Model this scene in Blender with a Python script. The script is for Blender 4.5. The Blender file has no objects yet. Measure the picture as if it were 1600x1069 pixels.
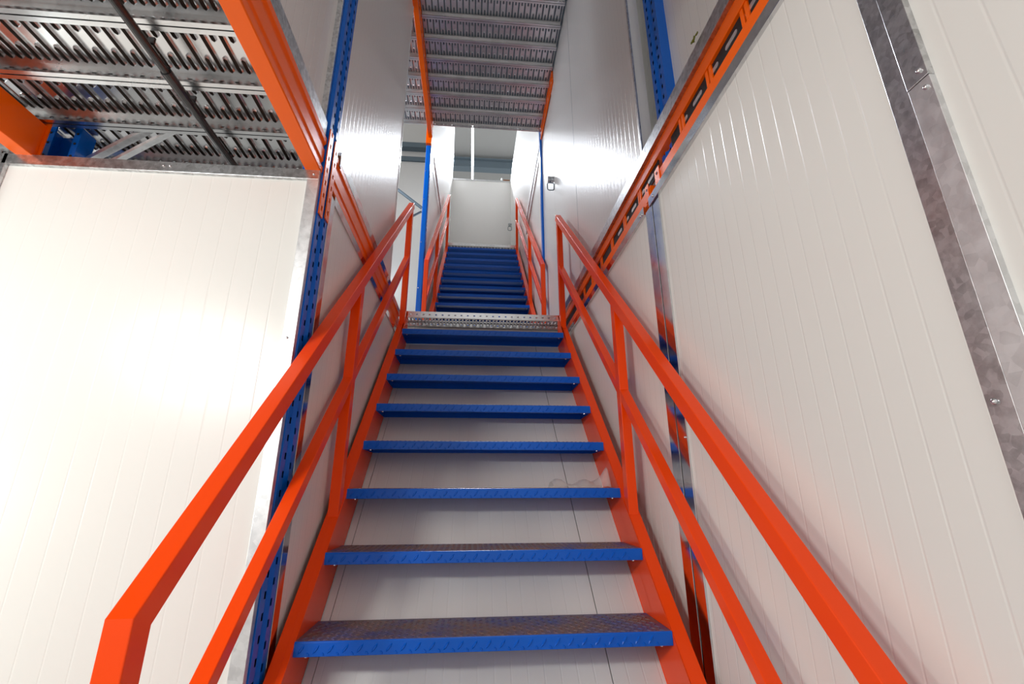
import bpy, bmesh, math, random
from mathutils import Matrix, Vector

# ------------------------------------------------------------------ camera
S = bpy.context.scene
random.seed(7)
F_PX, PITCH, YAW, ROLL = 716.25, 0.31194, -0.08674, -0.00266
cam_d = bpy.data.cameras.new('camera')
cam = bpy.data.objects.new('camera', cam_d)
S.collection.objects.link(cam)
cam_d.sensor_width = 36.0
cam_d.lens = 36.0 * F_PX / 1600.0
cam_d.clip_start = 0.02
cam_d.clip_end = 200
cy, sy, cp, sp = math.cos(YAW), math.sin(YAW), math.cos(PITCH), math.sin(PITCH)
fw = Vector((-sy * cp, cy * cp, sp)); rt = Vector((cy, sy, 0)); up = rt.cross(fw)
cr, sr = math.cos(ROLL), math.sin(ROLL)
rt2 = rt * cr + up * sr; up2 = up * cr - rt * sr
m = Matrix((rt2, up2, -fw)).transposed().to_4x4()
m.translation = Vector((0.4665, 0.0, 0.3922))
cam.matrix_world = m
S.camera = cam

# ------------------------------------------------------------------ exposure, world, lights
S.view_settings.view_transform = 'Standard'
S.view_settings.look = 'None'
S.view_settings.exposure = 0.15
S.view_settings.gamma = 1.0
S.view_settings.use_curve_mapping = False
W = bpy.data.worlds.new('world'); S.world = W; W.use_nodes = True
W.node_tree.nodes['Background'].inputs[0].default_value = (1.0, 0.985, 0.965, 1)
W.node_tree.nodes['Background'].inputs[1].default_value = 0.76


def area(name, loc, target, sx, sy_, power, col):
    l = bpy.data.lights.new(name, 'AREA'); l.shape = 'RECTANGLE'
    l.size = sx; l.size_y = sy_; l.energy = power; l.color = col
    o = bpy.data.objects.new(name, l); S.collection.objects.link(o)
    o.location = loc
    d = Vector(target) - Vector(loc)
    o.rotation_euler = d.to_track_quat('-Z', 'Y').to_euler()
    return o


# lobby tubes: behind the photographer and to the left, under the first storey
area('lobby_lamp', (-1.25, -0.5, 1.22), (-0.1, 1.5, 0.0), 0.65, 0.12, 27, (0.98, 1.0, 0.95))
area('lobby_lamp_far_left', (-1.95, 0.75, 0.35), (-1.15, 1.34, 0.25), 0.6, 0.12, 12, (0.95, 1.0, 0.93))
# hall lamp above the upper storeys, then an added fill at the landing
area('hall_lamp_stairs', (0.33, 9.3, 8.0), (0.4, 4.5, 2.5), 2.4, 0.2, 360, (0.86, 0.92, 1.0))
area('landing_fill', (-1.1, 3.4, 3.95), (0.9, 4.4, 2.3), 0.15, 1.0, 30, (0.86, 0.92, 1.0))  # unseen fill added to brighten the landing and its blue post

# ------------------------------------------------------------------ constants (metres)
WID = 1.06
Y1, G, RS, H, DP = 1.4796, 0.1968, 0.1989, 0.0366, 0.2105
XL, XR = -0.06, 1.15
FLOOR = -RS * 5
DECK1 = 8 * RS
DECK2 = DECK1 + 13 * RS
SIMPLE = False


# ------------------------------------------------------------------ materials
def nt(name):
    mt = bpy.data.materials.new(name); mt.use_nodes = True
    n = mt.node_tree
    return mt, n, n.nodes['Principled BSDF']


def paint(name, col, rough=0.3, coat=0.0, metallic=0.0, noise=0.0):
    mt, n, b = nt(name)
    b.inputs['Base Color'].default_value = (*col, 1)
    b.inputs['Roughness'].default_value = rough
    b.inputs['Metallic'].default_value = metallic
    b.inputs['Coat Weight'].default_value = coat
    b.inputs['Coat Roughness'].default_value = 0.08
    b.inputs['Specular IOR Level'].default_value = 0.32
    if noise:
        g = n.nodes.new('ShaderNodeNewGeometry')
        t = n.nodes.new('ShaderNodeTexNoise'); t.inputs['Scale'].default_value = 60
        t.inputs['Detail'].default_value = 2
        n.links.new(g.outputs['Position'], t.inputs['Vector'])
        bp = n.nodes.new('ShaderNodeBump'); bp.inputs['Strength'].default_value = noise
        bp.inputs['Distance'].default_value = 0.002
        n.links.new(t.outputs['Fac'], bp.inputs['Height'])
        n.links.new(bp.outputs['Normal'], b.inputs['Normal'])
    return mt


def panel_mat(name, axis, pitch=0.05, col=(0.80, 0.785, 0.76), rough=0.27, depth=0.0009, offset=0.0):
    """ribbed sandwich panel: fine grooves running at a right angle to the axis"""
    mt, n, b = nt(name)
    b.inputs['Base Color'].default_value = (*col, 1)
    b.inputs['Roughness'].default_value = rough
    b.inputs['Specular IOR Level'].default_value = 0.5
    g = n.nodes.new('ShaderNodeNewGeometry')
    s = n.nodes.new('ShaderNodeSeparateXYZ')
    n.links.new(g.outputs['Position'], s.inputs[0])
    add = n.nodes.new('ShaderNodeMath'); add.operation = 'ADD'; add.inputs[1].default_value = 50 + offset
    n.links.new(s.outputs[axis], add.inputs[0])
    pp = n.nodes.new('ShaderNodeMath'); pp.operation = 'PINGPONG'; pp.inputs[1].default_value = pitch / 2
    n.links.new(add.outputs[0], pp.inputs[0])
    mr = n.nodes.new('ShaderNodeMapRange'); mr.interpolation_type = 'SMOOTHSTEP'
    mr.inputs['From Min'].default_value = 0.0; mr.inputs['From Max'].default_value = 0.0035
    n.links.new(pp.outputs[0], mr.inputs['Value'])
    t = n.nodes.new('ShaderNodeTexNoise'); t.inputs['Scale'].default_value = 2.2; t.inputs['Detail'].default_value = 1
    n.links.new(g.outputs['Position'], t.inputs['Vector'])
    h = n.nodes.new('ShaderNodeMath'); h.operation = 'MULTIPLY_ADD'
    h.inputs[1].default_value = 1.5
    n.links.new(t.outputs['Fac'], h.inputs[0]); n.links.new(mr.outputs[0], h.inputs[2])
    bp = n.nodes.new('ShaderNodeBump'); bp.inputs['Strength'].default_value = 0.6
    bp.inputs['Distance'].default_value = depth
    n.links.new(h.outputs[0], bp.inputs['Height'])
    n.links.new(bp.outputs['Normal'], b.inputs['Normal'])
    return mt


def galv_mat(name, lo=0.34, hi=0.72, rough=0.3, scale=45):
    mt, n, b = nt(name)
    b.inputs['Metallic'].default_value = 1.0
    g = n.nodes.new('ShaderNodeNewGeometry')
    v = n.nodes.new('ShaderNodeTexVoronoi'); v.inputs['Scale'].default_value = scale * 2.2
    t = n.nodes.new('ShaderNodeTexNoise'); t.inputs['Scale'].default_value = scale
    t.inputs['Detail'].default_value = 5; t.inputs['Roughness'].default_value = 0.65
    n.links.new(g.outputs['Position'], t.inputs['Vector'])
    n.links.new(g.outputs['Position'], v.inputs['Vector'])
    sc = n.nodes.new('ShaderNodeSeparateColor'); n.links.new(v.outputs['Color'], sc.inputs[0])
    mx = n.nodes.new('ShaderNodeMath'); mx.operation = 'MULTIPLY_ADD'; mx.inputs[1].default_value = 0.35
    n.links.new(sc.outputs[0], mx.inputs[0]); n.links.new(t.outputs['Fac'], mx.inputs[2])
    r = n.nodes.new('ShaderNodeValToRGB')
    r.color_ramp.elements[0].position = 0.42; r.color_ramp.elements[1].position = 0.85
    r.color_ramp.elements[0].color = (lo, lo * 1.01, lo * 1.03, 1)
    r.color_ramp.elements[1].color = (hi, hi * 1.01, hi * 1.03, 1)
    n.links.new(mx.outputs[0], r.inputs[0]); n.links.new(r.outputs[0], b.inputs['Base Color'])
    rr = n.nodes.new('ShaderNodeMapRange'); rr.inputs['To Min'].default_value = rough * 0.7
    rr.inputs['To Max'].default_value = rough * 1.4
    n.links.new(t.outputs['Fac'], rr.inputs[0]); n.links.new(rr.outputs[0], b.inputs['Roughness'])
    return mt


def tread_top_mat():
    mt, n, b = nt('dusty_blue_tread')
    g = n.nodes.new('ShaderNodeNewGeometry')
    t = n.nodes.new('ShaderNodeTexNoise'); t.inputs['Scale'].default_value = 7; t.inputs['Detail'].default_value = 8
    t.inputs['Roughness'].default_value = 0.7
    n.links.new(g.outputs['Position'], t.inputs['Vector'])
    r = n.nodes.new('ShaderNodeValToRGB')
    r.color_ramp.elements[0].position = 0.30; r.color_ramp.elements[1].position = 0.56
    r.color_ramp.elements[0].color = (0.03, 0.08, 0.32, 1)
    r.color_ramp.elements[1].color = (0.20, 0.125, 0.115, 1)
    n.links.new(t.outputs['Fac'], r.inputs[0]); n.links.new(r.outputs[0], b.inputs['Base Color'])
    b.inputs['Roughness'].default_value = 0.42
    return mt


M = {}
M['orange'] = paint('orange_paint', (1.0, 0.068, 0.0), 0.26, 0.0, noise=0.05)
M['beam_orange'] = paint('rack_orange_paint', (1.0, 0.135, 0.0), 0.24, 0.0, noise=0.06)
M['blue'] = paint('blue_paint', (0.0, 0.11, 0.60), 0.25, 0.0, noise=0.1)
M['post_blue'] = paint('rack_blue_paint', (0.0, 0.13, 0.62), 0.25, 0.0)
M['tread_top'] = tread_top_mat()
M['galv'] = galv_mat('galvanised_steel', 0.42, 0.66)
M['galv_pale'] = galv_mat('pale_galvanised_steel', 0.66, 0.8, 0.42, 30)
M['deck'] = galv_mat('galvanised_plank', 0.62, 0.72, 0.24, 5)
M['deck_up'] = galv_mat('upper_galvanised_plank', 0.7, 0.8, 0.34, 5)
M['panel_y'] = panel_mat('white_panel_side', 1)
M['panel_x'] = panel_mat('white_panel_front', 0, pitch=0.062, depth=0.0005)
M['galv_shiny'] = galv_mat('mirror_bright_galvanised_steel', 0.6, 0.7, 0.11, 20)
M['soffit'] = panel_mat('white_panel_soffit', 0, pitch=0.05, depth=0.0008)
M['dark'] = paint('dark_gap', (0.02, 0.02, 0.022), 0.6)
M['board'] = paint('chipboard', (0.10, 0.075, 0.06), 0.8)
M['grey'] = paint('blue_grey_steel', (0.16, 0.21, 0.25), 0.5)
M['roof'] = panel_mat('roof_sheet', 0, pitch=0.3, col=(0.42, 0.43, 0.43), rough=0.6)
M['conduit'] = paint('black_conduit', (0.02, 0.02, 0.022), 0.25, 0.3)
M['concrete'] = paint('concrete', (0.68, 0.67, 0.64), 0.35, noise=0.3)
M['screw'] = paint('screw_zinc', (0.75, 0.75, 0.77), 0.2, metallic=1.0)
M['brown'] = paint('brown_steel', (0.22, 0.08, 0.03), 0.4)
M['leaf'] = paint('dry_leaf', (0.16, 0.17, 0.02), 0.6)
M['white_steel'] = paint('white_steel', (0.75, 0.76, 0.78), 0.25, 0.3)
mt, n_, b_ = nt('led_tube')
b_.inputs['Emission Color'].default_value = (0.9, 0.95, 1, 1); b_.inputs['Emission Strength'].default_value = 14
M['led'] = mt
mt, n_, b_ = nt('clear_film')
b_.inputs['Base Color'].default_value = (1.0, 0.96, 0.93, 1); b_.inputs['Roughness'].default_value = 0.06
b_.inputs['Alpha'].default_value = 0.22; b_.inputs['Roughness'].default_value = 0.12
M['film'] = mt


# ------------------------------------------------------------------ mesh helpers
class MB:
    def __init__(s):
        s.v = []; s.f = []; s.mi = []

    def face(s, pts, mi=0):
        k = len(s.v); s.v += [tuple(p) for p in pts]; s.f.append(tuple(range(k, k + len(pts)))); s.mi.append(mi)

    def poly(s, vs, fs, mi=0):
        k = len(s.v); s.v += [tuple(p) for p in vs]
        for f in fs:
            s.f.append(tuple(i + k for i in f)); s.mi.append(mi)

    def box(s, a, b, mi=0):
        x0, y0, z0 = [min(p, q) for p, q in zip(a, b)]; x1, y1, z1 = [max(p, q) for p, q in zip(a, b)]
        vs = [(x0, y0, z0), (x1, y0, z0), (x1, y1, z0), (x0, y1, z0), (x0, y0, z1), (x1, y0, z1), (x1, y1, z1), (x0, y1, z1)]
        s.poly(vs, [(0, 3, 2, 1), (4, 5, 6, 7), (0, 1, 5, 4), (1, 2, 6, 5), (2, 3, 7, 6), (3, 0, 4, 7)], mi)

    def loft(s, A, B, mi=0, caps=True):
        """two matching closed outlines joined by sides"""
        n = len(A); vs = list(A) + list(B)
        fs = [(i, (i + 1) % n, (i + 1) % n + n, i + n) for i in range(n)]
        if caps:
            fs += [tuple(reversed(range(n))), tuple(range(n, 2 * n))]
        s.poly(vs, fs, mi)

    def prism_y(s, prof, y0, y1, mi=0):     # prof in (x, z)
        s.loft([(x, y0, z) for x, z in prof], [(x, y1, z) for x, z in prof], mi)

    def prism_x(s, prof, x0, x1, mi=0):     # prof in (y, z)
        s.loft([(x0, y, z) for y, z in prof], [(x1, y, z) for y, z in prof], mi)

    def tube(s, p0, p1, r, seg=12, mi=0):
        p0, p1 = Vector(p0), Vector(p1); d = (p1 - p0).normalized()
        a = d.orthogonal().normalized(); b = d.cross(a)
        ring = lambda c: [c + (a * math.cos(2 * math.pi * i / seg) + b * math.sin(2 * math.pi * i / seg)) * r for i in range(seg)]
        s.loft(ring(p0), ring(p1), mi)

    def bar(s, p0, p1, w, t, side=(1, 0, 0), mi=0):
        """rectangular bar, width w along side, thickness t"""
        p0, p1 = Vector(p0), Vector(p1); d = (p1 - p0).normalized(); a = Vector(side).normalized()
        b = d.cross(a).normalized()
        q = lambda c: [c + a * w / 2 + b * t / 2, c - a * w / 2 + b * t / 2, c - a * w / 2 - b * t / 2, c + a * w / 2 - b * t / 2]
        s.loft(q(p0), q(p1), mi)

    def mesh(s, name, mats, smooth=False):
        me = bpy.data.meshes.new(name)
        me.from_pydata(s.v, [], s.f)
        for m_ in (mats if isinstance(mats, (list, tuple)) else [mats]):
            me.materials.append(m_)
        me.polygons.foreach_set('material_index', s.mi)
        bm = bmesh.new(); bm.from_mesh(me)
        bmesh.ops.remove_doubles(bm, verts=bm.verts, dist=1e-6)
        bmesh.ops.recalc_face_normals(bm, faces=bm.faces)
        bm.to_mesh(me); bm.free()
        if smooth:
            me.polygons.foreach_set('use_smooth', [True] * len(me.polygons))
        me.update()
        return me

    def build(s, name, mats, parent=None, bevel=0.0, smooth=False, seg=2):
        o = bpy.data.objects.new(name, s.mesh(name, mats, smooth)); S.collection.objects.link(o)
        if parent:
            o.parent = parent
            o.matrix_parent_inverse = Matrix.Translation(parent.location).inverted()
        if bevel:
            b = o.modifiers.new('bevel', 'BEVEL'); b.width = bevel; b.segments = seg; b.limit_method = 'ANGLE'
            b.angle_limit = math.radians(40)
        return o


def tag(o, label=None, cat=None, group=None, kind=None):
    if label: o['label'] = label
    if cat: o['category'] = cat
    if group: o['group'] = group
    if kind: o['kind'] = kind
    return o


def thing(name, loc, label, cat, group=None):
    o = bpy.data.objects.new(name, None); S.collection.objects.link(o); o.location = loc
    o.empty_display_size = 0.05
    return tag(o, label, cat, group)


def struct(o, label=None):
    return tag(o, label, None, None, 'structure')


def sbox(name, a, b, mat, label=None, bevel=0.0, parent=None):
    q = MB(); q.box(a, b); o = q.build(name, mat, parent, bevel)
    return o if parent else struct(o, label)


def screws(parent, pts, d=(-1, 0, 0), r=0.0055):
    """small dome headed screws on a trim"""
    for p in pts:
        q = MB(); dv = Vector(d)
        a = dv.orthogonal().normalized(); b = dv.cross(a)
        prev = None
        rings = []
        for k, (rr, hh) in enumerate([(r, 0), (r, 0.0012), (r * 0.8, 0.003), (r * 0.4, 0.0042), (0.0002, 0.0045)]):
            rings.append([Vector(p) + dv * hh + (a * math.cos(i * math.pi / 5) + b * math.sin(i * math.pi / 5)) * rr for i in range(10)])
        for A, B in zip(rings, rings[1:]):
            q.loft(A, B, caps=False)
        q.build('screw', M['screw'], parent, smooth=True)


trim_n = [0]


def trim(a, b, label=None, mat='galv', bevel=0.0008):
    trim_n[0] += 1
    return sbox('trim_%d' % trim_n[0], a, b, M[mat], label, bevel)


# ------------------------------------------------------------------ room shell
sbox('floor', (-4, -4, FLOOR - 0.1), (4, 14, FLOOR), M['concrete'], 'grey concrete ground floor')
# right side, ground storey
Z_RT = 1.452
sbox('wall_right', (XR, 0.51, FLOOR), (XR + 0.06, 1.475, Z_RT), M['panel_y'], 'white ribbed panel wall right of the lower stairs')
sbox('wall_right_near', (XR + 0.001, -1.8, FLOOR), (XR + 0.06, 0.51, 1.9), M['panel_y'], 'white panel at the far right edge, nearest the camera')
sbox('wall_right_far', (XR, 1.475, FLOOR), (XR + 0.06, 3.44, Z_RT), M['panel_y'], 'white panel wall behind the upper part of the right handrail')
# left side, ground storey
sbox('wall_left', (XL - 0.05, 1.46, FLOOR), (XL, 3.05, 1.40), M['panel_y'], 'white panel wall left of the lower stairs')
sbox('wall_lobby_bounce', (-2.5, -2.2, FLOOR), (-2.44, 1.34, DECK1 - 0.06), M['panel_y'], 'unseen white panel wall added left of the lobby to bounce light')  # out of view, added to give the right strips a bright reflection
sbox('wall_front_left', (-1.03, 1.345, FLOOR), (-0.09, 1.385, 1.375), M['panel_x'], 'broad white storage panel facing the camera at the left')

# ------------------------------------------------------------------ perforated deck planks
def plank_mesh(x0, x1, w, pitch=0.05, hgt=0.045, lip=0.014, name='plank', mat='deck'):
    """galvanised plank, top surface at z=0, y from 0 to w, seen from below; slots punched with folded rims"""
    q = MB(); n = max(1, int((x1 - x0) / (pitch / 2))); cw = (x1 - x0) / n; sl = cw * 0.46
    a, b1, b2, c = 0.020 * w / 0.2, 0.072 * w / 0.2, 0.128 * w / 0.2, 0.180 * w / 0.2
    rim = -0.007
    for i in range(n):
        xa = x0 + i * cw; xs = xa + (cw - sl) / 2; xe = xs + sl
        q.face([(xa, 0, 0), (xs, 0, 0), (xs, w, 0), (xa, w, 0)])
        q.face([(xe, 0, 0), (xa + cw, 0, 0), (xa + cw, w, 0), (xe, w, 0)])
        holes = [(a, c)] if i % 2 else [(a, b1), (b2, c)]
        ys = [0]
        for h0, h1 in holes: ys += [h0, h1]
        ys.append(w)
        for k in range(0, len(ys), 2):
            q.face([(xs, ys[k], 0), (xe, ys[k], 0), (xe, ys[k + 1], 0), (xs, ys[k + 1], 0)])
        for h0, h1 in holes:
            e = sl * 0.45
            ol = [(xs, h0 + e), (xs + e, h0), (xe - e, h0), (xe, h0 + e), (xe, h1 - e), (xe - e, h1), (xs + e, h1), (xs, h1 - e)]
            # corner fillets of the slot and the folded rim
            for (cx, cy_), pa, pb in (((xs, h0), ol[0], ol[1]), ((xe, h0), ol[2], ol[3]), ((xe, h1), ol[4], ol[5]), ((xs, h1), ol[6], ol[7])):
                q.face([(cx, cy_, 0), (pa[0], pa[1], 0), (pb[0], pb[1], 0)])
            cxm = (xs + xe) / 2; cym = (h0 + h1) / 2
            for k in range(8):
                p, r = ol[k], ol[(k + 1) % 8]
                f = 0.16
                sh = lambda u: (u[0] + (0.0022 if u[0] < cxm else -0.0022) * -1, u[1] + (0.0022 if u[1] < cym else -0.0022) * -1)
                q.face([(p[0], p[1], 0), (r[0], r[1], 0), (r[0], r[1], rim), (p[0], p[1], rim)])
                P2, R2 = sh(p), sh(r)
                q.face([(p[0], p[1], rim), (r[0], r[1], rim), (R2[0], R2[1], 0), (P2[0], P2[1], 0)])
    # side legs with a row of holes, and the folded lips
    nh = int((x1 - x0) / 0.044); hw = (x1 - x0) / nh
    for y in (0.0, w):
        z0, z1, z2 = -hgt, -hgt * 0.62, -hgt * 0.42
        q.face([(x0, y, z0), (x1, y, z0), (x1, y, z1), (x0, y, z1)])
        q.face([(x0, y, z2), (x1, y, z2), (x1, y, 0), (x0, y, 0)])
        for i in range(nh):
            xa = x0 + i * hw; xs = xa + hw * 0.36; xe = xa + hw * 0.64
            q.face([(xa, y, z1), (xs, y, z1), (xs, y, z2), (xa, y, z2)])
            q.face([(xe, y, z1), (xa + hw, y, z1), (xa + hw, y, z2), (xe, y, z2)])
        yi = y + (lip if y == 0 else -lip); yo = y
        q.face([(x0, yo, z0), (x1, yo, z0), (x1, yi, z0), (x0, yi, z0)])
        q.face([(x0, yi, z0), (x1, yi, z0), (x1, yi, z0 + 0.008), (x0, yi, z0 + 0.008)])
    me = q.mesh(name, M[mat])
    return me


ORD = ['first', 'second', 'third', 'fourth', 'fifth', 'sixth', 'seventh', 'eighth', 'ninth', 'tenth', 'eleventh', 'twelfth', 'thirteenth', 'fourteenth', 'fifteenth', 'sixteenth']


def planks(x0, x1, ys, w, z, labels, group, nm='deck_plank', mat='deck'):
    me = plank_mesh(x0, x1, w - 0.004, name=nm, mat=mat)
    for y, lab in zip(ys, labels):
        o = bpy.data.objects.new(nm, me); S.collection.objects.link(o); o.location = (0, y, z)
        tag(o, lab, 'floor plank', group)


# first-storey deck over the lobby at the left: planks between the two orange beams
lw = 0.1905
ys_l = [0.385 + lw * i for i in range(3)] + [0.385 + lw * 3, 0.385 + lw * 4, 0.385 + lw * 5, 0.385 + lw * 6, 0.385 + lw * 7]
planks(-2.3, -0.108, ys_l, lw, DECK1 - 0.006,
       ['slotted plank of the upper left ceiling, ' + ['fifth in front of the white panel', 'fourth in front of the white panel', 'third in front of the white panel', 'second in front of the white panel', 'nearest in front of the white panel', 'directly over the white panel', 'second from the back behind the panel', 'farthest back behind the panel'][i] for i in range(8)],
       'slotted planks of the upper left ceiling')
sbox('ceiling_lobby', (-2.3, -1.6, DECK1 + 0.0), (XL - 0.05, 2.6, DECK1 + 0.025), M['board'], 'board floor resting on the slotted planks at the left')
# landing deck between the two flights
yl = [Y1 + 8 * G + 0.2 * i for i in range(5)]
planks(-0.05, WID + 0.05, yl, 0.2, DECK1, ['galvanised plank of the first landing, %s' % s for s in
       ('forming its perforated front edge', 'second from its front edge', 'in its middle', 'second from the upper flight', 'at the foot of the upper flight')],
       'galvanised planks of the first landing')
sbox('floor_landing', (-2.3, Y1 + 8 * G + 1.0, DECK1 - 0.04), (XR + 0.06, 6.0, DECK1 - 0.001), M['grey'], 'landing floor under the upper flight')
sbox('floor_corridor', (-2.3, 2.62, DECK1 - 0.04), (-0.055, Y1 + 8 * G + 1.0, DECK1 - 0.001), M['galv'], 'first storey corridor floor left of the landing')
# deck over the stairs (second storey)
Z2 = 4.175
ov = [4.045 - 0.2 * (i + 1) for i in range(13)]
planks(-0.03, 1.134, ov, 0.2, Z2, ['slotted galvanised plank of the deck above the stairs, %s' % ('at its far edge' if i == 0 else ORD[i] + ' from its far edge') for i in range(13)],
       'slotted planks of the deck above the stairs', mat='deck_up')
planks(-1.3, -0.075, ov[:9], 0.2, Z2, ['slotted plank left of the upper orange beam, %s' % ('at the far edge' if i == 0 else ORD[i] + ' from the far edge') for i in range(9)],
       'slotted planks left of the upper orange beam', mat='deck_up')
sbox('ceiling_upper', (-1.3, 1.45, Z2 + 0.001), (1.15, 4.03, Z2 + 0.025), M['grey'], 'floor board over the planks above the stairs')
# second landing
yl2 = [6.585 + 0.2 * i for i in range(3)]
planks(-0.03, WID + 0.07, yl2, 0.2, DECK2, ['galvanised plank of the second landing, %s' % s for s in ('at its front edge', 'second from its front edge', 'third from its front edge')],
       'galvanised planks of the second landing')
sbox('floor_upper', (-0.055, 7.185, DECK2 - 0.04), (XR, 8.2, DECK2 - 0.001), M['galv'], 'second landing floor')

# ------------------------------------------------------------------ upper storeys, left
sbox('wall_left_upper', (XL - 0.05, 1.475, 1.62), (XL - 0.012, 2.665, Z2 - 0.05), M['panel_y'], 'glossy grey white panel wall above the left beam')
sbox('wall_left_upper_near', (XL - 0.07, -1.6, 1.60), (XL - 0.03, 1.35, 5.0), M['panel_y'], 'white panel above the near orange beam')
trim((XL - 0.055, 2.665, 1.6), (XL - 0.008, 2.677, Z2 - 0.05), 'white edge strip of the glossy left panel', 'white_steel')
sbox('wall_left_flight', (XL - 0.05, 4.21, DECK1), (XL - 0.005, 8.2, 8.6), M['panel_y'], 'white wall left of the upper flight')
sbox('wall_corridor', (-2.6, 5.6, DECK1), (XL - 0.05, 5.66, 8.6), M['panel_x'], 'white corridor end wall seen left of the blue post')
sbox('wall_corridor_side', (-2.36, 2.62, DECK1), (-2.3, 5.6, 8.6), M['panel_y'], 'white side wall of the corridor')
trim((-2.3, 5.57, 4.90), (XL - 0.06, 5.6, 4.97), 'blue grey rail across the corridor wall', 'grey')
trim((-2.3, 5.50, 5.08), (XL - 0.06, 5.6, 5.16), 'upper blue grey rail across the corridor wall', 'grey')
# ------------------------------------------------------------------ upper storeys, right
sbox('wall_right_upper', (XR, 1.53, 1.72), (XR + 0.05, 3.435, 4.20), M['panel_y'], 'glossy grey white panel wall above the right beam')
sbox('wall_right_flight', (XR + 0.004, 3.445, DECK1), (XR + 0.05, 8.2, 6.62), M['panel_y'], 'white wall right of the upper flight')
sbox('wall_right_upper_near', (XR + 0.06, -1.6, 1.70), (XR + 0.10, 1.34, 5.0), M['panel_y'], 'white panel above the near right beam')
sbox('wall_right_niche', (XR + 0.10, 1.2, 1.50), (XR + 0.14, 1.75, 5.0), M['panel_y'], 'recessed wall behind the right blue post')
trim((XR - 0.003, 1.526, 1.72), (XR + 0.003, 1.537, 4.2), 'grey corner strip of the glossy right panel')
sbox('wall_back', (XL - 0.02, 8.2, DECK1), (XR + 0.05, 8.25, 6.62), M['panel_x'], 'white panel wall at the top of the upper flight')
trim((XL, 8.185, 6.60), (XR, 8.25, 6.63), 'pale top rail of the back wall', 'galv_pale')
# building shell
sbox('ceiling', (-6, -4, 9.9), (6, 16, 10.0), M['roof'], 'grey sheet roof of the hall')
sbox('wall_hall_end', (-6, 15.5, 0), (6, 15.6, 9.9), M['roof'], 'grey end wall of the hall')
gd = MB()
gd.box((-6, 11.4, 9.46), (6, 11.43, 9.75)); gd.box((-6, 11.3, 9.43), (6, 11.53, 9.46)); gd.box((-6, 11.3, 9.74), (6, 11.53, 9.77))
tag(gd.build('roof_girder', M['grey']), 'blue grey steel girder under the roof behind the lamp', 'girder')

# LED tube over the stairwell
t = thing('tube_light', (0.33, 10.2, 7.95), 'long white tube light hanging under the roof above the back wall', 'lamp')
q = MB(); q.tube((0.325, 7.6, 7.93), (0.325, 12.4, 7.93), 0.022, 14); q.build('tube', M['led'], t, smooth=False)
q = MB(); q.box((0.30, 7.55, 7.95), (0.35, 12.45, 7.985)); q.build('housing', M['white_steel'], t, 0.004)
for y in (8.9, 11.9):
    q = MB(); q.tube((0.325, y, 7.99), (0.325, y, 9.9), 0.003, 6); q.build('hanger', M['grey'], t)

# ------------------------------------------------------------------ galvanised trims on the side walls
f = trim((-1.03, 1.332, 1.375), (XL, 1.385, 1.412), 'galvanised top rail of the white panel at the left')
screws(f, [(-0.55, 1.332, 1.395), (-0.53, 1.332, 1.395), (-0.078, 1.332, 1.393)], (0, -1, 0), 0.004)
f = trim((-0.097, 1.332, FLOOR), (XL, 1.352, 1.375), 'pale galvanised right edge of the white panel at the left', 'galv_pale')
screws(f, [(-0.082, 1.332, z) for z in (0.82, 0.1, -0.5)], (0, -1, 0), 0.004)
trim((-1.07, 1.332, FLOOR), (-1.018, 1.385, 1.412), 'galvanised left edge of the white panel at the left')
trim((XL - 0.03, 1.452, FLOOR), (XL + 0.006, 1.495, 1.40), 'narrow galvanised strip beside the left blue post', 'galv_shiny')
trim((XL - 0.03, 1.495, 1.388), (XL + 0.005, 2.98, 1.425), 'galvanised strip under the left orange beam', 'galv_shiny')
trim((XL - 0.055, 1.50, 1.578), (XL + 0.004, 2.66, 1.625), 'bright galvanised strip on top of the left orange beam', 'galv_shiny')
trim((XL - 0.05, -1.6, 1.555), (XL, 1.335, 1.612), 'blue grey galvanised strip above the near orange beam')
trim((XL - 0.05, 1.337, 1.62), (XL - 0.01, 1.352, 4.12), 'thin galvanised strip left of the blue post')
trim((XL - 0.05, 1.452, 1.60), (XL - 0.008, 1.475, 4.12), 'thin galvanised strip right of the left blue post')
q = MB(); q.box((XL - 0.02, 1.487, 1.552), (XL + 0.008, 1.505, 1.60))
tag(q.build('end_cap', M['brown'], bevel=0.002), 'small rusty end cap beside the left blue post above the beam', 'cap')
# right
tp = trim((XR - 0.012, -1.6, 1.449), (XR + 0.02, 1.50, 1.487), 'galvanised lip over the large right panel', 'galv_shiny')
screws(tp, [(XR - 0.012, 1.455, 1.468)], (-1, 0, 0), 0.005)
tp = trim((XR - 0.012, 1.555, 1.449), (XR + 0.02, 3.44, 1.487), 'galvanised lip beyond the right corner trim', 'galv_shiny')
screws(tp, [(XR - 0.012, 1.59, 1.465), (XR - 0.012, 1.57, 1.46)], (-1, 0, 0), 0.005)
trim((XR - 0.012, -1.6, 1.664), (XR + 0.06, 3.44, 1.722), 'long galvanised strip above the right orange beam')
tp = trim((XR - 0.008, 1.482, FLOOR), (XR + 0.02, 1.545, 1.45), 'galvanised corner trim on the right wall, left half', 'galv_shiny')
tq = trim((XR - 0.006, 1.42, FLOOR), (XR + 0.02, 1.478, 1.45), 'galvanised corner trim on the right wall, right half', 'galv_shiny')
screws(tq, [(XR - 0.006, 1.43, z) for z in (0.55, -0.2)], (-1, 0, 0), 0.004)
t1 = trim((XR - 0.007, 0.5145, FLOOR), (XR + 0.01, 0.546, 1.449), 'galvanised upright strip near the right edge, left half')
t2 = trim((XR - 0.010, 0.478, 0.990), (XR + 0.01, 0.5135, 1.60), 'upper length of the right upright strip, right half')
t3 = trim((XR - 0.009, 0.478, FLOOR), (XR + 0.01, 0.5135, 0.989), 'lower length of the right upright strip, right half', 'galv_pale')
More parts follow.
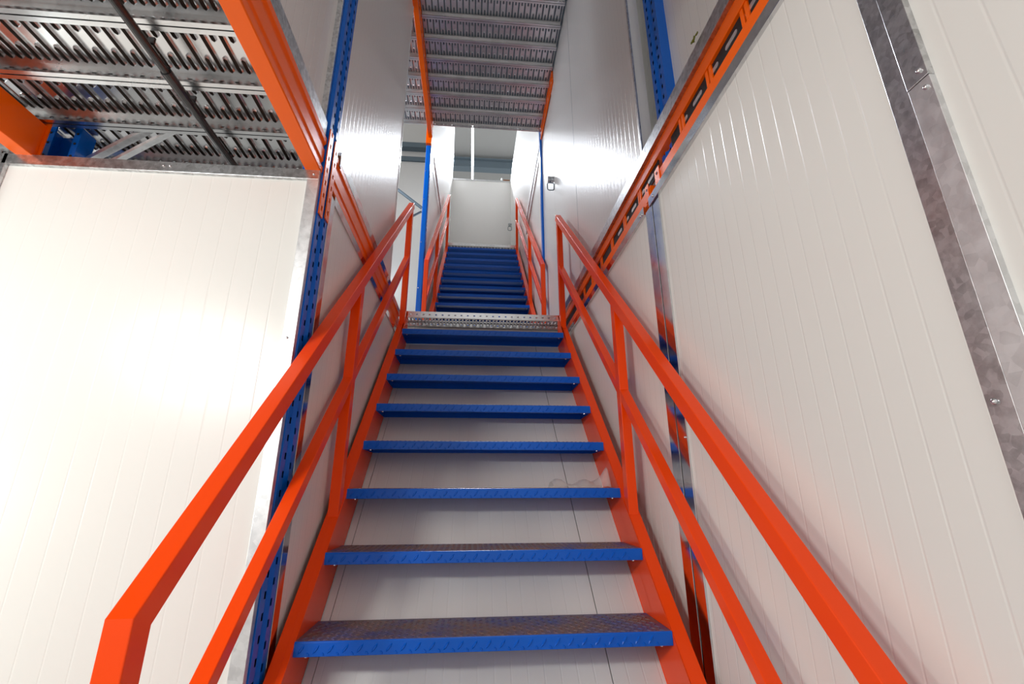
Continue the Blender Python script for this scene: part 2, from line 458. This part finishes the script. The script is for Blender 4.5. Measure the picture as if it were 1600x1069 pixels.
screws(t2, [(XR - 0.010, 0.488, 1.005)], (-1, 0, 0), 0.0045)
screws(t3, [(XR - 0.009, 0.487, 0.972)], (-1, 0, 0), 0.0045)
screws(t1, [(XR - 0.007, 0.535, 0.50)], (-1, 0, 0), 0.0045)


# ------------------------------------------------------------------ rack posts (perforated omega profile)
def rack_post(x, y0, y1, z0, z1, side, label, holes=True, depth=0.07, front=False):
    """side=+1: the face looks towards +x"""
    t = thing('rack_post', (x, (y0 + y1) / 2, z0), label, 'post')
    yc = (y0 + y1) / 2; w = y1 - y0
    q = MB()
    fx = x; bx_ = x - side * depth
    # face is cut around two rows of slots
    cols = [y0, y0 + w * 0.20, y0 + w * 0.31, y0 + w * 0.44, y0 + w * 0.56, y0 + w * 0.69, y0 + w * 0.80, y1]
    n = int((z1 - z0) / 0.05)
    gx = x - side * 0.008
    xs = [fx, fx, fx, gx, gx, fx, fx, fx]
    z = z0
    def strip(c, za, zb):
        q.face([(xs[c], cols[c], za), (xs[c + 1], cols[c + 1], za), (xs[c + 1], cols[c + 1], zb), (xs[c], cols[c], zb)])
    for c in (0, 2, 3, 4, 6):
        strip(c, z0, z1)
    for c in (1, 5):
        off = 0.0 if c == 1 else 0.025
        zz = z0
        k = 0
        while True:
            a = z0 + 0.02 + off + 0.05 * k; b = a + 0.018
            if b > z1 - 0.005 or not holes: break
            strip(c, zz, a); zz = b; k += 1
        strip(c, zz, z1)
    q.face([(fx, y0, z0), (bx_, y0, z0), (bx_, y0, z1), (fx, y0, z1)])
    q.face([(fx, y1, z0), (bx_, y1, z0), (bx_, y1, z1), (fx, y1, z1)])
    fl = 0.018
    q.face([(bx_, y0, z0), (bx_, y0 + fl, z0), (bx_, y0 + fl, z1), (bx_, y0, z1)])
    q.face([(bx_, y1, z0), (bx_, y1 - fl, z0), (bx_, y1 - fl, z1), (bx_, y1, z1)])
    o = q.build('upright', M['post_blue'], t)
    q = MB(); q.box((bx_ + side * 0.004, y0 + 0.004, z0), (fx - side * 0.02, y1 - 0.004, z1)); q.build('inner_web', M['dark'], t)
    q = MB(); q.box((bx_, y0 - 0.01 * 0, z0), (fx, y1, z0 + 0.006)); q.build('foot_plate', M['post_blue'], t)
    return t


rack_post(XL + 0.004, 1.354, 1.45, FLOOR, 4.6, 1, 'blue perforated rack post at the left corner between panel and stairs')
rack_post(XR + 0.022, 1.31, 1.41, FLOOR, 4.6, -1, 'dark blue perforated rack post in the recess at the upper right')
rack_post(XR - 0.018, 4.07, 4.13, DECK1, 4.2, -1, 'slim blue post against the white wall right of the upper flight', True, 0.02)

# open back-row post seen over the left panel
t = thing('rack_post', (-0.93, 1.42, FLOOR), 'blue open rack post standing behind the top left corner of the white panel', 'post')
q = MB()
for z0_, z1_ in ((FLOOR, 1.575),):
    prof = [(-0.995, 1.392), (-0.995, 1.45), (-0.885, 1.45), (-0.885, 1.392), (-0.905, 1.392), (-0.905, 1.397), (-0.89, 1.397), (-0.89, 1.445), (-0.99, 1.445), (-0.99, 1.397), (-0.968, 1.397), (-0.968, 1.392)]
    q.loft([(x, y, z0_) for x, y in prof], [(x, y, z1_) for x, y in prof])
q.build('upright', M['post_blue'], t)
for z in (1.46, 1.51, 1.55):
    for x in (-0.981, -0.895):
        q = MB(); q.tube((x, 1.3915, z), (x, 1.3905, z), 0.0045, 10); q.build('bolt_hole', M['dark'], t)

# round-fronted post on the landing
t = thing('rack_post', (-0.075, 4.15, DECK1), 'bright blue post on the landing left of the upper flight', 'post')
q = MB()
prof = [(-0.098, 4.19), (-0.098, 4.125), (-0.09, 4.115), (-0.052, 4.115), (-0.044, 4.125), (-0.044, 4.19)]
q.loft([(x, y, DECK1) for x, y in prof], [(x, y, 3.985) for x, y in prof]); q.build('upright', M['post_blue'], t, 0.003)
for i in range(46):
    z = DECK1 + 0.06 + i * 0.05
    q = MB(); q.box((-0.0442, 4.148, z), (-0.0425, 4.160, z + 0.018)); q.build('slot', M['dark'], t)
for z in (2.25, 2.75, 3.25, 3.6):
    q = MB(); q.tube((-0.085, 4.1155, z), (-0.085, 4.112, z), 0.005, 8); q.build('bolt', M['screw'], t)

# ------------------------------------------------------------------ rack beams
def beam_profile(xo, xi, z0, z1):
    """step beam, xi = face with groove"""
    s = 1 if xi > xo else -1
    h = z1 - z0
    return [(xo, z0), (xi - s * 0.002, z0), (xi, z0 + 0.003), (xi, z0 + h * 0.16), (xi - s * 0.007, z0 + h * 0.21), (xi - s * 0.007, z0 + h * 0.30),
            (xi - s * 0.002, z0 + h * 0.34), (xi - s * 0.002, z0 + h * 0.66), (xi - s * 0.007, z0 + h * 0.70), (xi - s * 0.007, z0 + h * 0.79), (xi, z0 + h * 0.84), (xi, z1), (xo, z1)]


def beam(name, xo, xi, y0, y1, z0, z1, label, mat='beam_orange', plates=()):
    t = thing(name, ((xo + xi) / 2, (y0 + y1) / 2, z0), label, 'beam')
    q = MB(); q.prism_y(beam_profile(xo, xi, z0, z1), y0, y1); q.build('beam_body', M[mat], t, 0.001, seg=1)
    s = 1 if xi > xo else -1
    for (a, b, za, zb, gx) in plates:
        # plate with a column of notched holes
        q = MB(); gx0 = gx; gx1 = gx + s * 0.004
        ym = (a + b) / 2
        hs = [za + 0.02 + 0.05 * i for i in range(int((zb - za - 0.03) / 0.05) + 1)]
        ya, yb = ym - 0.006, ym + 0.006
        q.box((gx0, a, za), (gx1, ya, zb)); q.box((gx0, yb, za), (gx1, b, zb))
        zz = za
        for h0 in hs:
            q.box((gx0, ya, zz), (gx1, yb, h0)); zz = h0 + 0.018
        q.box((gx0, ya, zz), (gx1, yb, zb))
        q.build('connector_plate', M[mat], t)
    return t


beam('rack_beam', -0.108, XL + 0.002, -1.6, 1.347, 1.41, 1.552, 'orange beam along the upper left ceiling, nearest the camera', plates=[(1.352, 1.387, 1.26, 1.60, XL + 0.005)])
beam('rack_beam', -0.108, XL + 0.004, 1.455, 3.05, 1.425, 1.575, 'orange beam beyond the left post, crossed by the left handrail', plates=[(1.412, 1.447, 1.28, 1.60, XL + 0.005)])
t = thing('rack_beam', (-0.97, 0.5, 1.41), 'yellow orange beam at the far left running to the blue open post', 'beam')
q = MB(); q.prism_y([(-1.0, 1.41), (-0.95, 1.41), (-0.95, 1.535), (-1.0, 1.535)], -1.6, 1.345); q.build('beam_body', M['beam_orange'], t, 0.002)
q = MB(); q.box((-1.0, 1.345, 1.39), (-0.94, 1.349, 1.56)); q.build('connector_plate', M['beam_orange'], t)
def plain_beam(xo, xi, y0, y1, z0, z1, label, tab=None):
    t = thing('rack_beam', ((xo + xi) / 2, (y0 + y1) / 2, z0), label, 'beam')
    q = MB(); q.prism_y([(xo, z0), (xi, z0), (xi, z1 - 0.012), (xi + 0.003, z1 - 0.010), (xi + 0.003, z1), (xo, z1)], y0, y1)
    q.build('beam_body', M['beam_orange'], t, 0.001, seg=1)
    if tab:
        q = MB(); q.box((xi - 0.004, tab[0], z0 + 0.002), (xi - 0.0005, tab[1], z1 + 0.012)); q.build('connector_plate', M['beam_orange'], t, 0.001)
        q = MB(); yc = (tab[0] + tab[1]) / 2; q.tube((xi - 0.0042, yc, z1 - 0.01), (xi - 0.005, yc, z1 - 0.01), 0.006, 10); q.build('bolt_hole', M['dark'], t)
    return t


# right: upper and lower beams with the gap between them
plain_beam(XR + 0.05, XR + 0.0, -1.6, 1.44, 1.487, 1.552, 'lower orange beam along the right wall, nearest the camera', (1.395, 1.437))
plain_beam(XR + 0.05, XR + 0.0, 1.50, 3.44, 1.487, 1.552, 'lower orange beam along the right wall, beyond the corner trim', (1.505, 1.54))
plain_beam(XR + 0.05, XR + 0.0, -1.6, 3.44, 1.609, 1.664, 'upper orange beam along the right wall under the galvanised strip')
# dark slotted channel recessed in the gap
t = thing('slotted_channel', (XR + 0.05, 0.7, 1.55), 'dark slotted channel in the gap between the two right orange beams', 'channel')
q = MB(); q.box((XR + 0.010, -1.6, 1.5525), (XR + 0.013, 1.30, 1.6085)); q.box((XR + 0.010, 1.42, 1.5525), (XR + 0.013, 3.44, 1.6085)); q.build('web', M['dark'], t)
k = 0
for i in range(22):
    y = -0.2 + i * 0.1
    if 1.24 < y < 1.5: continue
    pr_ = []
    q = MB(); r = 0.008
    for a in range(9): pr_.append((y + 0.022 + r * math.sin(math.pi * a / 8), 1.582 + r * math.cos(math.pi * a / 8)))
    for a in range(9): pr_.append((y - 0.022 - r * math.sin(math.pi * a / 8), 1.582 - r * math.cos(math.pi * a / 8)))
    q.prism_x(pr_, XR + 0.0085, XR + 0.0098); q.build('slot_liner', M['galv_pale'], t)
for y in (-0.15, 0.045, 0.24, 0.43, 0.62, 0.81, 1.0, 1.19, 1.6, 1.8, 2.0, 2.2, 2.4, 2.6, 2.8):
    q = MB()
    for d in (0, 0.02):
        q.box((XR + 0.003, y + d, 1.5525), (XR + 0.0098, y + d + 0.013, 1.6085))
    q.build('plank_end', M['beam_orange'], t, 0.001)
# beams of the second storey
beam('rack_beam', -0.075, -0.033, 1.45, 4.08, 4.0, 4.17, 'orange beam carrying the left side of the deck above the stairs')
q = MB(); q.box((-0.10, 4.08, 3.93), (-0.042, 4.125, 4.175))
tag(q.build('beam_shoe', M['beam_orange'], bevel=0.002), 'orange end shoe on top of the bright blue landing post', 'bracket')
beam('rack_beam', 1.149, 1.136, 3.3, 4.045, 4.03, 4.17, 'thin orange beam at the right side of the deck above the stairs')

# galvanised braces under the deck behind the left panel
def brace(p0, p1, w, label, side=(0, 0, 1), cat='brace', t_=0.003, mat='galv_pale'):
    p0, p1 = Vector(p0), Vector(p1); d = (p1 - p0).normalized(); a = Vector(side).normalized()
    a = (a - d * a.dot(d)).normalized(); b = d.cross(a)
    q = MB(); hw = w / 2
    prof = [(-hw, 0), (hw, 0), (hw, w * 0.45), (hw - t_, w * 0.45), (hw - t_, t_), (-hw + t_, t_), (-hw + t_, w * 0.45), (-hw, w * 0.45)]
    q.loft([p0 + a * u + b * v for u, v in prof], [p1 + a * u + b * v for u, v in prof])
    return tag(q.build('diagonal_brace', M[mat]), label, cat)


brace((-0.880, 1.447, 1.484), (-0.626, 1.352, 1.558), 0.026, 'galvanised diagonal brace over the left panel, left one of two', side=(0, 1, 0.2))
brace((-0.853, 1.464, 1.463), (-0.549, 1.352, 1.560), 0.022, 'galvanised diagonal brace over the left panel, right one of two', side=(0, 1, 0.2))
# braces on the upper flight
brace((1.139, 4.16, 4.10), (1.139, 5.62, 3.95), 0.045, 'thin diagonal brace on the white wall right of the upper flight, upper one', side=(0, 0, 1))
brace((1.14, 4.20, 3.95), (1.14, 5.50, 3.75), 0.04, 'thin diagonal brace on the white wall right of the upper flight, lower one', side=(0, 0, 1))
brace((-0.05, 4.40, 4.0), (-0.05, 5.9, 4.15), 0.04, 'thin diagonal brace on the white wall left of the upper flight', side=(0, 0, 1))
brace((-0.9, 4.2, 3.83), (-0.105, 4.16, 3.17), 0.03, 'grey diagonal brace in the corridor left of the bright blue post', side=(0, 0, 1), mat='grey')
brace((-0.75, 4.2, 2.72), (-0.105, 4.16, 3.13), 0.02, 'lower grey diagonal brace in the corridor meeting the blue post', side=(0, 0, 1), mat='grey')

# conduit under the left ceiling
t = thing('cable_conduit', (-0.4, 1.0, 1.5), 'black round cable conduit under the left slotted ceiling', 'conduit')
q = MB(); q.tube((-0.405, -0.8, 1.502), (-0.405, 1.075, 1.502), 0.0112, 16); q.build('pipe', M['conduit'], t)
q = MB(); q.tube((-0.405, 1.16, 1.502), (-0.402, 1.60, 1.498), 0.0112, 16); q.build('pipe', M['conduit'], t)
q = MB(); q.tube((-0.405, 1.06, 1.502), (-0.405, 1.175, 1.502), 0.0145, 16); q.build('coupling', M['conduit'], t)
for y in (0.985, 1.175):
    q = MB(); q.box((-0.409, y - 0.003, 1.512), (-0.392, y + 0.003, 1.532)); q.build('clip', M['dark'], t)


# ------------------------------------------------------------------ staircases
def lozenges(q, cells, z, mi=0):
    pass


def tread_mesh(x0, x1):
    """chequer plate tread: nosing top edge at y=0,z=0; runs to y=DP; folded front and back"""
    q = MB(); th = 0.004; r = 0.004
    prof = [(0.015, -H), (0.015, -H + 0.003), (0.003, -H + 0.003), (0.003, -0.006), (0.006, -0.0035), (DP - 0.003, -0.0035), (DP - 0.003, -H), (DP, -H), (DP, 0), (0.004, 0), (0.0015, -0.001), (0.0, -0.004), (0.0, -H + 0.001), (0.001, -H)]
    top_i = 8
    n = len(prof)
    A = [(x0, y, z) for y, z in prof]; B = [(x1, y, z) for y, z in prof]
    for i in range(n):
        j = (i + 1) % n
        q.poly([A[i], A[j], B[j], B[i]], [(0, 1, 2, 3)], 1 if i == top_i else 0)
    q.face(list(reversed(A))); q.face(B)
    # end plates of the folded tread
    for x in (x0, x1):
        s = 1 if x == x0 else -1
        q.box((x, 0.001, -H + 0.0005), (x + s * 0.003, DP - 0.001, -0.003))
    # raised lozenges
    def loz(c, u, v, nrm, L, Wd, hgt, mi):
        c, u, v, nrm = map(Vector, (c, u, v, nrm))
        pts = [c - u * L / 2, c - u * L / 4 - v * Wd / 2, c + u * L / 4 - v * Wd / 2, c + u * L / 2, c + u * L / 4 + v * Wd / 2, c - u * L / 4 + v * Wd / 2]
        tp = [c + (p - c) * 0.55 + nrm * hgt for p in pts]
        pts = [p - nrm * 0.0004 for p in pts]
        for i in range(6):
            j = (i + 1) % 6
            q.poly([pts[i], pts[j], tp[j], tp[i]], [(0, 1, 2, 3)], mi)
        q.poly(tp, [tuple(range(6))], mi)
    s2 = math.sqrt(0.5)
    pt = 0.0195
    nx = int((x1 - x0) / pt) - 1
    for iy in range(int(DP / pt)):
        for ix in range(nx):
            if (ix + iy) % 2: sgn = 1
            else: sgn = -1
            cx = x0 + pt * (ix + 1); cy_ = 0.013 + iy * pt
            if cy_ > DP - 0.008: continue
            loz((cx, cy_, 0), (s2, s2 * sgn, 0), (-s2 * sgn, s2, 0), (0, 0, 1), 0.020, 0.0055, 0.002, 1)
    for ix in range(nx // 2):
        cx = x0 + pt * 2 * (ix + 0.5)
        loz((cx, 0, -0.019), (0.6, 0, 0.8), (-0.8, 0, 0.6), (0, -1, 0), 0.030, 0.0065, 0.0026, 0)
        loz((cx + pt * 1.0, 0, -0.030), (0.62, 0, -0.78), (0.78, 0, 0.62), (0, -1, 0), 0.013, 0.005, 0.002, 0)
    return q.mesh('tread', [M['blue'], M['tread_top']])


def rail_path(q, pts, w0, w1, t):
    """rectangular tube along pts (y,z) in the plane x; w0..w1 in x; t = thickness to the lower side, mitred"""
    P = [Vector((0, a, b)) for a, b in pts]
    off = []
    for i, p in enumerate(P):
        ds = []
        if i: ds.append((P[i] - P[i - 1]).normalized())
        if i < len(P) - 1: ds.append((P[i + 1] - P[i]).normalized())
        nn = [Vector((0, d.z, -d.y)) for d in ds]
        if len(nn) == 1: off.append(nn[0] * t)
        else:
            mm = (nn[0] + nn[1]).normalized(); off.append(mm * t / mm.dot(nn[0]))
    for i in range(len(P) - 1):
        A = [P[i], P[i], P[i] + off[i], P[i] + off[i]]; B = [P[i + 1], P[i + 1], P[i + 1] + off[i + 1], P[i + 1] + off[i + 1]]
        xs = [w0, w1, w1, w0]
        q.loft([(xs[k], A[k].y, A[k].z) for k in range(4)], [(xs[k], B[k].y, B[k].z) for k in range(4)])


def staircase(label, x0, y_first, z_first, n, y_top, z_top, rail, posts, upper=False, dk=0.0):
    """y_first/z_first: nosing of the lowest tread"""
    t = thing('steel_staircase', (x0 + WID / 2, y_first, z_first - RS), label, 'stairs')
    k0 = y_first - z_first
    # stringers: channel web with flanges turned outward
    zb = z_first - RS + 0.001
    for s, xi in ((-1, x0), (1, x0 + WID)):
        q = MB(); th = 0.006; fl = 0.045; dep = 0.232
        def line(k, za, zt):      # point on y - z = k0 + k at height
            return (k0 + k + za, za), (k0 + k + zt, zt)
        zt = z_top - 0.002
        yb = y_top - 0.003
        # web (a parallelogram, cut level at the floor and plumb at the deck)
        web = [(k0 + zb, zb), (k0 + dep + zb, zb), (yb, yb - k0 - dep), (yb, zt), (k0 + zt, zt)]
        q.loft([(xi, a, b) for a, b in web], [(xi + s * th, a, b) for a, b in web])
        tt = th * 1.414
        top = [(k0 + zb, zb), (k0 + tt + zb, zb), (k0 + tt + zt, zt), (k0 + zt, zt)]
        q.loft([(xi, a, b) for a, b in top], [(xi + s * fl, a, b) for a, b in top])
        bot = [(k0 + dep - tt + zb, zb), (k0 + dep + zb, zb), (yb, yb - k0 - dep), (yb, yb - k0 - dep + tt)]
        q.loft([(xi, a, b) for a, b in bot], [(xi + s * fl, a, b) for a, b in bot])
        o = q.build('stringer', M['orange'], t, 0.0012)
    me = tread_mesh(x0 + 0.0005, x0 + WID - 0.0005)
    for i in range(n):
        o = bpy.data.objects.new('tread', me); S.collection.objects.link(o); o.parent = t
        o.matrix_parent_inverse = Matrix.Translation(t.location).inverted()
        o.location = (0, y_first + i * G, z_first + i * RS)
        for x in (x0 + 0.03, x0 + WID - 0.03):
            q = MB(); zc = z_first + i * RS - H - 0.0005; yc = y_first + i * G + 0.012
            q.tube((x, yc, zc + 0.001), (x, yc, zc - 0.003), 0.005, 8); b = q.build('bolt', M['screw'], o)
            b.matrix_parent_inverse = Matrix.Translation(t.location).inverted() @ Matrix.Identity(4)
            b.matrix_parent_inverse = (Matrix.Translation(o.location)).inverted()
    # handrails
    for s, xi in ((-1, x0), (1, x0 + WID)):
        hr = bpy.data.objects.new('handrail', None); S.collection.objects.link(hr); hr.parent = t
        hr.matrix_parent_inverse = Matrix.Translation(t.location).inverted(); hr.empty_display_size = 0.05
        w0, w1 = (xi - 0.040, xi - 0.001) if s < 0 else (xi + 0.001, xi + 0.040)
        kt, km, ya, ya_r = rail
        if s > 0: ya = ya_r; kt += dk; km += dk * 0.7
        zst = lambda y: y - k0
        base0 = z_first - RS if ya < y_first else zst(ya)
        yt = posts[-1]
        q = MB()
        rail_path(q, [(ya, base0 + 0.01), (ya, ya - kt), (yt + 0.045, yt + 0.045 - kt)], w0, w1, 0.045)
        b = q.build('top_rail', M['orange'], hr, 0.002)
        b.matrix_parent_inverse = Matrix.Identity(4)
        q = MB(); yk = yt + 0.005
        rail_path(q, [(ya + 0.044, ya + 0.044 - km), (yk, yk - km)], w0 + 0.002, w1 - 0.002, 0.036)
        b = q.build('mid_rail', M['orange'], hr, 0.002); b.matrix_parent_inverse = Matrix.Identity(4)
        for y in posts:
            q = MB()
            zt_ = y - kt - 0.06
            prof = [(y, zst(y) - 0.0), (y + 0.045, zst(y + 0.045)), (y + 0.045, zt_ + 0.045), (y, zt_)]
            q.loft([(w0 + 0.001, a, b_) for a, b_ in prof], [(w1 - 0.001, a, b_) for a, b_ in prof])
            b = q.build('post', M['orange'], hr, 0.0015); b.matrix_parent_inverse = Matrix.Identity(4)
    return t


staircase('lower steel stairs with blue chequer treads and orange sides in the foreground', 0.0, Y1 - 4 * G, -4 * RS, 12,
          Y1 + 8 * G - 0.002, DECK1, (0.555, 0.978, 0.776, 0.42), [1.79, 2.94], dk=0.045)
staircase('upper steel stairs with dark blue treads leading to the back wall', 0.025, 4.195, DECK1 + RS, 12,
          6.582, DECK2, (1.455, 1.86, 3.90, 3.90), [4.85, 6.38], upper=True)

# sloping white lining under the lower flight, with a dark joint
k = 0.237
q = MB()
def sl(x, y, d=0.0): return (x, y + d * 0.707, y - (Y1 + k) - d * 0.707)
def slab(x0, x1, ya, yb, name, mat, label, d0=0.0, d1=0.03):
    q = MB()
    q.loft([sl(x0, ya, d0), sl(x1, ya, d0), sl(x1, ya, d1), sl(x0, ya, d1)], [sl(x0, yb, d0), sl(x1, yb, d0), sl(x1, yb, d1), sl(x0, yb, d1)])
    return struct(q.build(name, mat), label)
slab(-0.044, 0.027, 0.75, 3.27, 'ceiling_under_stairs_edge', M['soffit'], 'narrow left strip of the lining under the stairs')
slab(0.029, 0.8985, 0.75, 3.27, 'ceiling_under_stairs', M['soffit'], 'sloping white lining seen between the treads')
slab(0.9015, 1.104, 0.75, 3.27, 'ceiling_under_stairs_right', M['soffit'], 'right strip of the white lining beyond the dark joint')
slab(-0.05, 1.11, 0.75, 3.27, 'ceiling_under_stairs_back', M['dark'], 'backing of the lining joint', 0.031, 0.04)

# door joint and latch on the right wall above the landing
def latch(y, z, x, label, s=1.0):
    t = thing('door_latch', (x, y, z), label, 'latch')
    for za, zb in ((0.012, 0.026), (0.034, 0.052)):
        q = MB(); q.box((x - 0.052 * s, y - 0.014 * s, z + za * s), (x, y + 0.014 * s, z + zb * s)); q.build('hasp', M['galv'], t, 0.003)
    q = MB(); q.tube((x - 0.03 * s, y, z + 0.005 * s), (x - 0.03 * s, y, z + 0.058 * s), 0.006 * s, 10); q.build('bolt_bar', M['grey'], t)
    # rounded pull ring standing out from the wall
    q = MB(); pts = []
    for a in range(28):
        th = 2 * math.pi * a / 28; c, s_ = math.cos(th), math.sin(th)
        e = 0.45
        pts.append(Vector((x - 0.028 * s + 0.026 * s * math.copysign(abs(c) ** e, c), y, z - 0.035 * s + 0.034 * s * math.copysign(abs(s_) ** e, s_))))
    for a in range(28): q.tube(pts[a], pts[(a + 1) % 28], 0.0042 * s, 8)
    q.build('pull_ring', M['grey'], t, smooth=True)
latch(3.44, 3.02, XR, 'metal latch with ring on the white wall above the right handrail head', 1.15)
latch(7.9, 5.35, XR, 'small metal latch on the wall by the head of the upper flight', 1.3)
trim_n[0] += 1
sbox('trim_%d' % trim_n[0], (XR + 0.002, 3.434, DECK1), (XR + 0.03, 3.446, 4.2), M['dark'], 'dark vertical door joint in the right wall')
trim_n[0] += 1
sbox('trim_%d' % trim_n[0], (XR - 0.0005, 2.66, 1.73), (XR + 0.02, 2.664, 4.2), M['grey'], 'thin vertical joint in the glossy right panel')

# small things
q = MB(); c = Vector((XR - 0.02, 1.02, 1.735))
for i in range(6):
    a = c + Vector((0.003 * math.sin(i * 2), 0.007 * (i - 3), 0.004 * math.sin(i * 1.3)))
    b = c + Vector((0.003 * math.cos(i), 0.007 * (i - 2), 0.004 * math.sin(i * 1.3 + 1)))
    q.tube(a, b, 0.0035 - 0.0004 * abs(i - 3), 6)
tag(q.build('dry_leaf', M['leaf']), 'curled green brown leaf on the galvanised strip at the upper right', 'leaf')

# crumpled clear film on the third visible tread from below
random.seed(3)
q = MB(); N, K = 22, 7
yb, zb = Y1 + 2 * G, 2 * RS
grid = []
for i in range(N):
    u = i / (N - 1); row = []
    for j in range(K):
        v = j / (K - 1)
        x = 0.80 + 0.235 * u
        zz = zb + 0.004 + max(0, (0.02 + 0.055 * max(0, u - 0.72) / 0.28 + 0.012 * math.sin(u * 13)) * math.sin(v * math.pi)) + 0.004 * random.random()
        yy = yb + 0.03 + 0.15 * v + 0.012 * math.sin(u * 9 + v * 3)
        row.append((x, yy, zz))
    grid.append(row)
for i in range(N - 1):
    for j in range(K - 1):
        q.face([grid[i][j], grid[i + 1][j], grid[i + 1][j + 1], grid[i][j + 1]])
o = q.build('plastic_film', M['film'], smooth=True)
sm = o.modifiers.new('thick', 'SOLIDIFY'); sm.thickness = 0.0006
tag(o, 'crumpled clear plastic film lying at the right of a blue tread', 'plastic film')

q = MB(); q.box((1.0, 8.19, 6.63), (1.14, 8.24, 6.665))
tag(q.build('brown_block', M['brown'], bevel=0.003), 'small brown offcut lying on top of the back wall at its right end', 'block')  # plain brown block, exact object unknown
q = MB(); q.box((0.955, 8.19, 6.63), (0.985, 8.24, 6.70))
tag(q.build('wall_bracket', M['white_steel'], bevel=0.003), 'tiny white bracket on top of the back wall', 'bracket')
